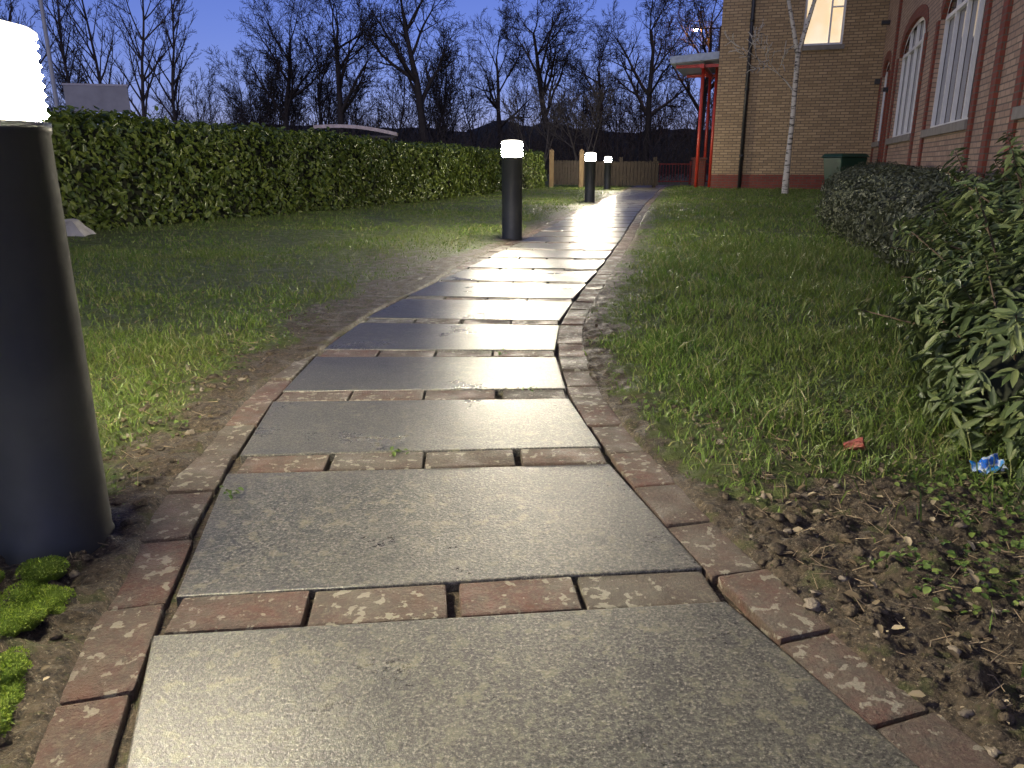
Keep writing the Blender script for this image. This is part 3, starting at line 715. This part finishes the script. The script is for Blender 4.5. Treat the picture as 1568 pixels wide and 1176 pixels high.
cl=MB('soil_clods',.8,.3); ci=cl.island(); cc=cl.mix(cl.ramp(cl.noise(90,5,.7),[(.35,0.0),(.65,1.0)]),(.026,.02,.013),(.13,.10,.066)); cl.col(cl.mix(cl.ramp(ci,[(.86,0.0),(.9,.8)]),cc,(.26,.22,.17))); cl.bump(cl.noise(230,4),1,.005)
lumps('soil_clods',X,Y,.003+.010*rng.random(len(X))**2.8,cl.m,.15,.65,1.0,False,2.2)
mm=MB('moss',.8,.2); mm.col(mm.mix(mm.noise(90,4,.7),(.06,.11,.01),(.20,.28,.035))); mm.bump(mm.noise(420,3,.8),1,.006)
mx=rng.uniform(-1.05,-.50,700); my=rng.uniform(.58,1.20,700); dd=pdist(mx,my); mk=(dd>.028+.028*smooth01(my,.8,1.1)+.012*rng.random(700))&(fbm(mx,my,10,2,41)>.36)&(((mx+.88)**2+(my-1.335)**2)>.135**2)
mx,my=mx[mk],my[mk]; mr=rng.uniform(.009,.026,len(mx))
lumps('moss_cushions',mx,my,mr,mm.m,.35,.75,.3)
Ps=[]
for x,y,r_ in zip(mx,my,mr):
    n=int(800*(r_/.03)**2); u=rdir(n*2); u=u[u[:,2]>0.05][:n]; Ps.append(np.c_[np.array([x,y,float(ground_z(x,y))+.35*r_])+u*r_*np.array([1.1,1.1,.8]),u])
Pm=np.concatenate(Ps); leaves('moss_fronds',Pm[:,:3],rdir(len(Pm)),Pm[:,3:]+rdir(len(Pm))*.5,rng.uniform(.003,.006,len(Pm)),.35,leafmat('moss_frond',(.10,.17,.012),(.20,.30,.025),(.34,.44,.05),.6,.3))
jp=[]
for (x,y) in[(-.28,1.79),(-.05,2.84),(.06,2.33),(.66,1.23),(-.62,1.55)]:
    for _ in range(12): jp.append((x+random.gauss(0,.012),y+random.gauss(0,.008),.006+random.random()*.012))
jp=np.array(jp); leaves('joint_weeds',jp,np.array([0,0,1.])+rdir(len(jp))*.5,rdir(len(jp)),rng.uniform(.008,.018,len(jp)),.6,leafmat('joint_weed_leaf',(.05,.1,.02),(.1,.16,.03),(.15,.2,.05)))

bm=bmesh.new(); n=24; rings=[]
for j,(r_,z) in enumerate([(.014,0),(.017,.014),(.020,.028),(.023,.044),(.025,.046)]):
    rings.append([bm.verts.new((r_*math.cos(2*math.pi*i/n)*(1+.25*math.sin(i*.8+j)),r_*math.sin(2*math.pi*i/n)*.7,z)) for i in range(n)])
for a_,b_ in zip(rings,rings[1:]):
    for i in range(n): bm.faces.new((a_[i],a_[(i+1)%n],b_[(i+1)%n],b_[i]))
bm.faces.new(rings[0])
o=bm_obj('crushed_cup',bm,plain('red_card',(.20,.045,.03),.6,.5,60)); o.location=(.815,1.76,.035); o.rotation_euler=(R(70),R(20),R(60))
wr=MB('wrapper_foil',.25,.6); wr.col(wr.ramp(wr.noise(26,2),[(.44,(.02,.12,.5)),(.5,(.5,.55,.6)),(.6,(.02,.2,.5))]))
gxx,gyy=np.meshgrid(np.linspace(-.036,.036,14),np.linspace(-.020,.020,9)); zzz=(vnoise(gxx,gyy,90)-.5)*.03
V=np.stack([gxx,gyy,zzz],-1).reshape(-1,3); i=np.arange(8*13); a0=(i//13)*14+i%13
o=mesh_np('crisp_packet',V,[np.stack([a0,a0+1,a0+15,a0+14],1)],wr.m); o.location=(1.07,1.60,.05); o.rotation_euler=(R(25),R(-10),R(10))

# ------------------------------------------------------------ world, fill light, camera
w=bpy.data.worlds.new('World'); scene.world=w; w.use_nodes=True; nt=w.node_tree
bgn=nt.nodes['Background']; sky=nt.nodes.new('ShaderNodeTexSky'); sky.sky_type='NISHITA'; sky.sun_disc=False
sky.sun_elevation=R(14); sky.sun_rotation=R(180); sky.ozone_density=3; sky.air_density=1.0; sky.dust_density=.2
mx_=nt.nodes.new('ShaderNodeMix'); mx_.data_type='RGBA'; mx_.blend_type='MULTIPLY'; mx_.inputs[0].default_value=1; mx_.inputs[7].default_value=(.60,.54,1.12,1)
nt.links.new(sky.outputs[0],mx_.inputs[6]); nt.links.new(mx_.outputs[2],bgn.inputs['Color']); bgn.inputs['Strength'].default_value=.092
sd=bpy.data.lights.new('sky_fill','SUN'); sd.energy=.68; sd.angle=R(70); sd.color=(1,.96,.92); so=bpy.data.objects.new('sky_fill',sd); so.rotation_euler=(R(45),0,R(-20)); link(so)  # added soft fill in place of skylight; no sun is up at dusk
cd=bpy.data.cameras.new('camera'); cam=bpy.data.objects.new('camera',cd); link(cam)
cd.sensor_width=36; cd.lens=36*1170/1568; cd.clip_end=2000; cd.clip_start=.02
cam.location=(0,0,.70); cam.rotation_euler=(R(90-16.02),0,0)
scene.camera=cam
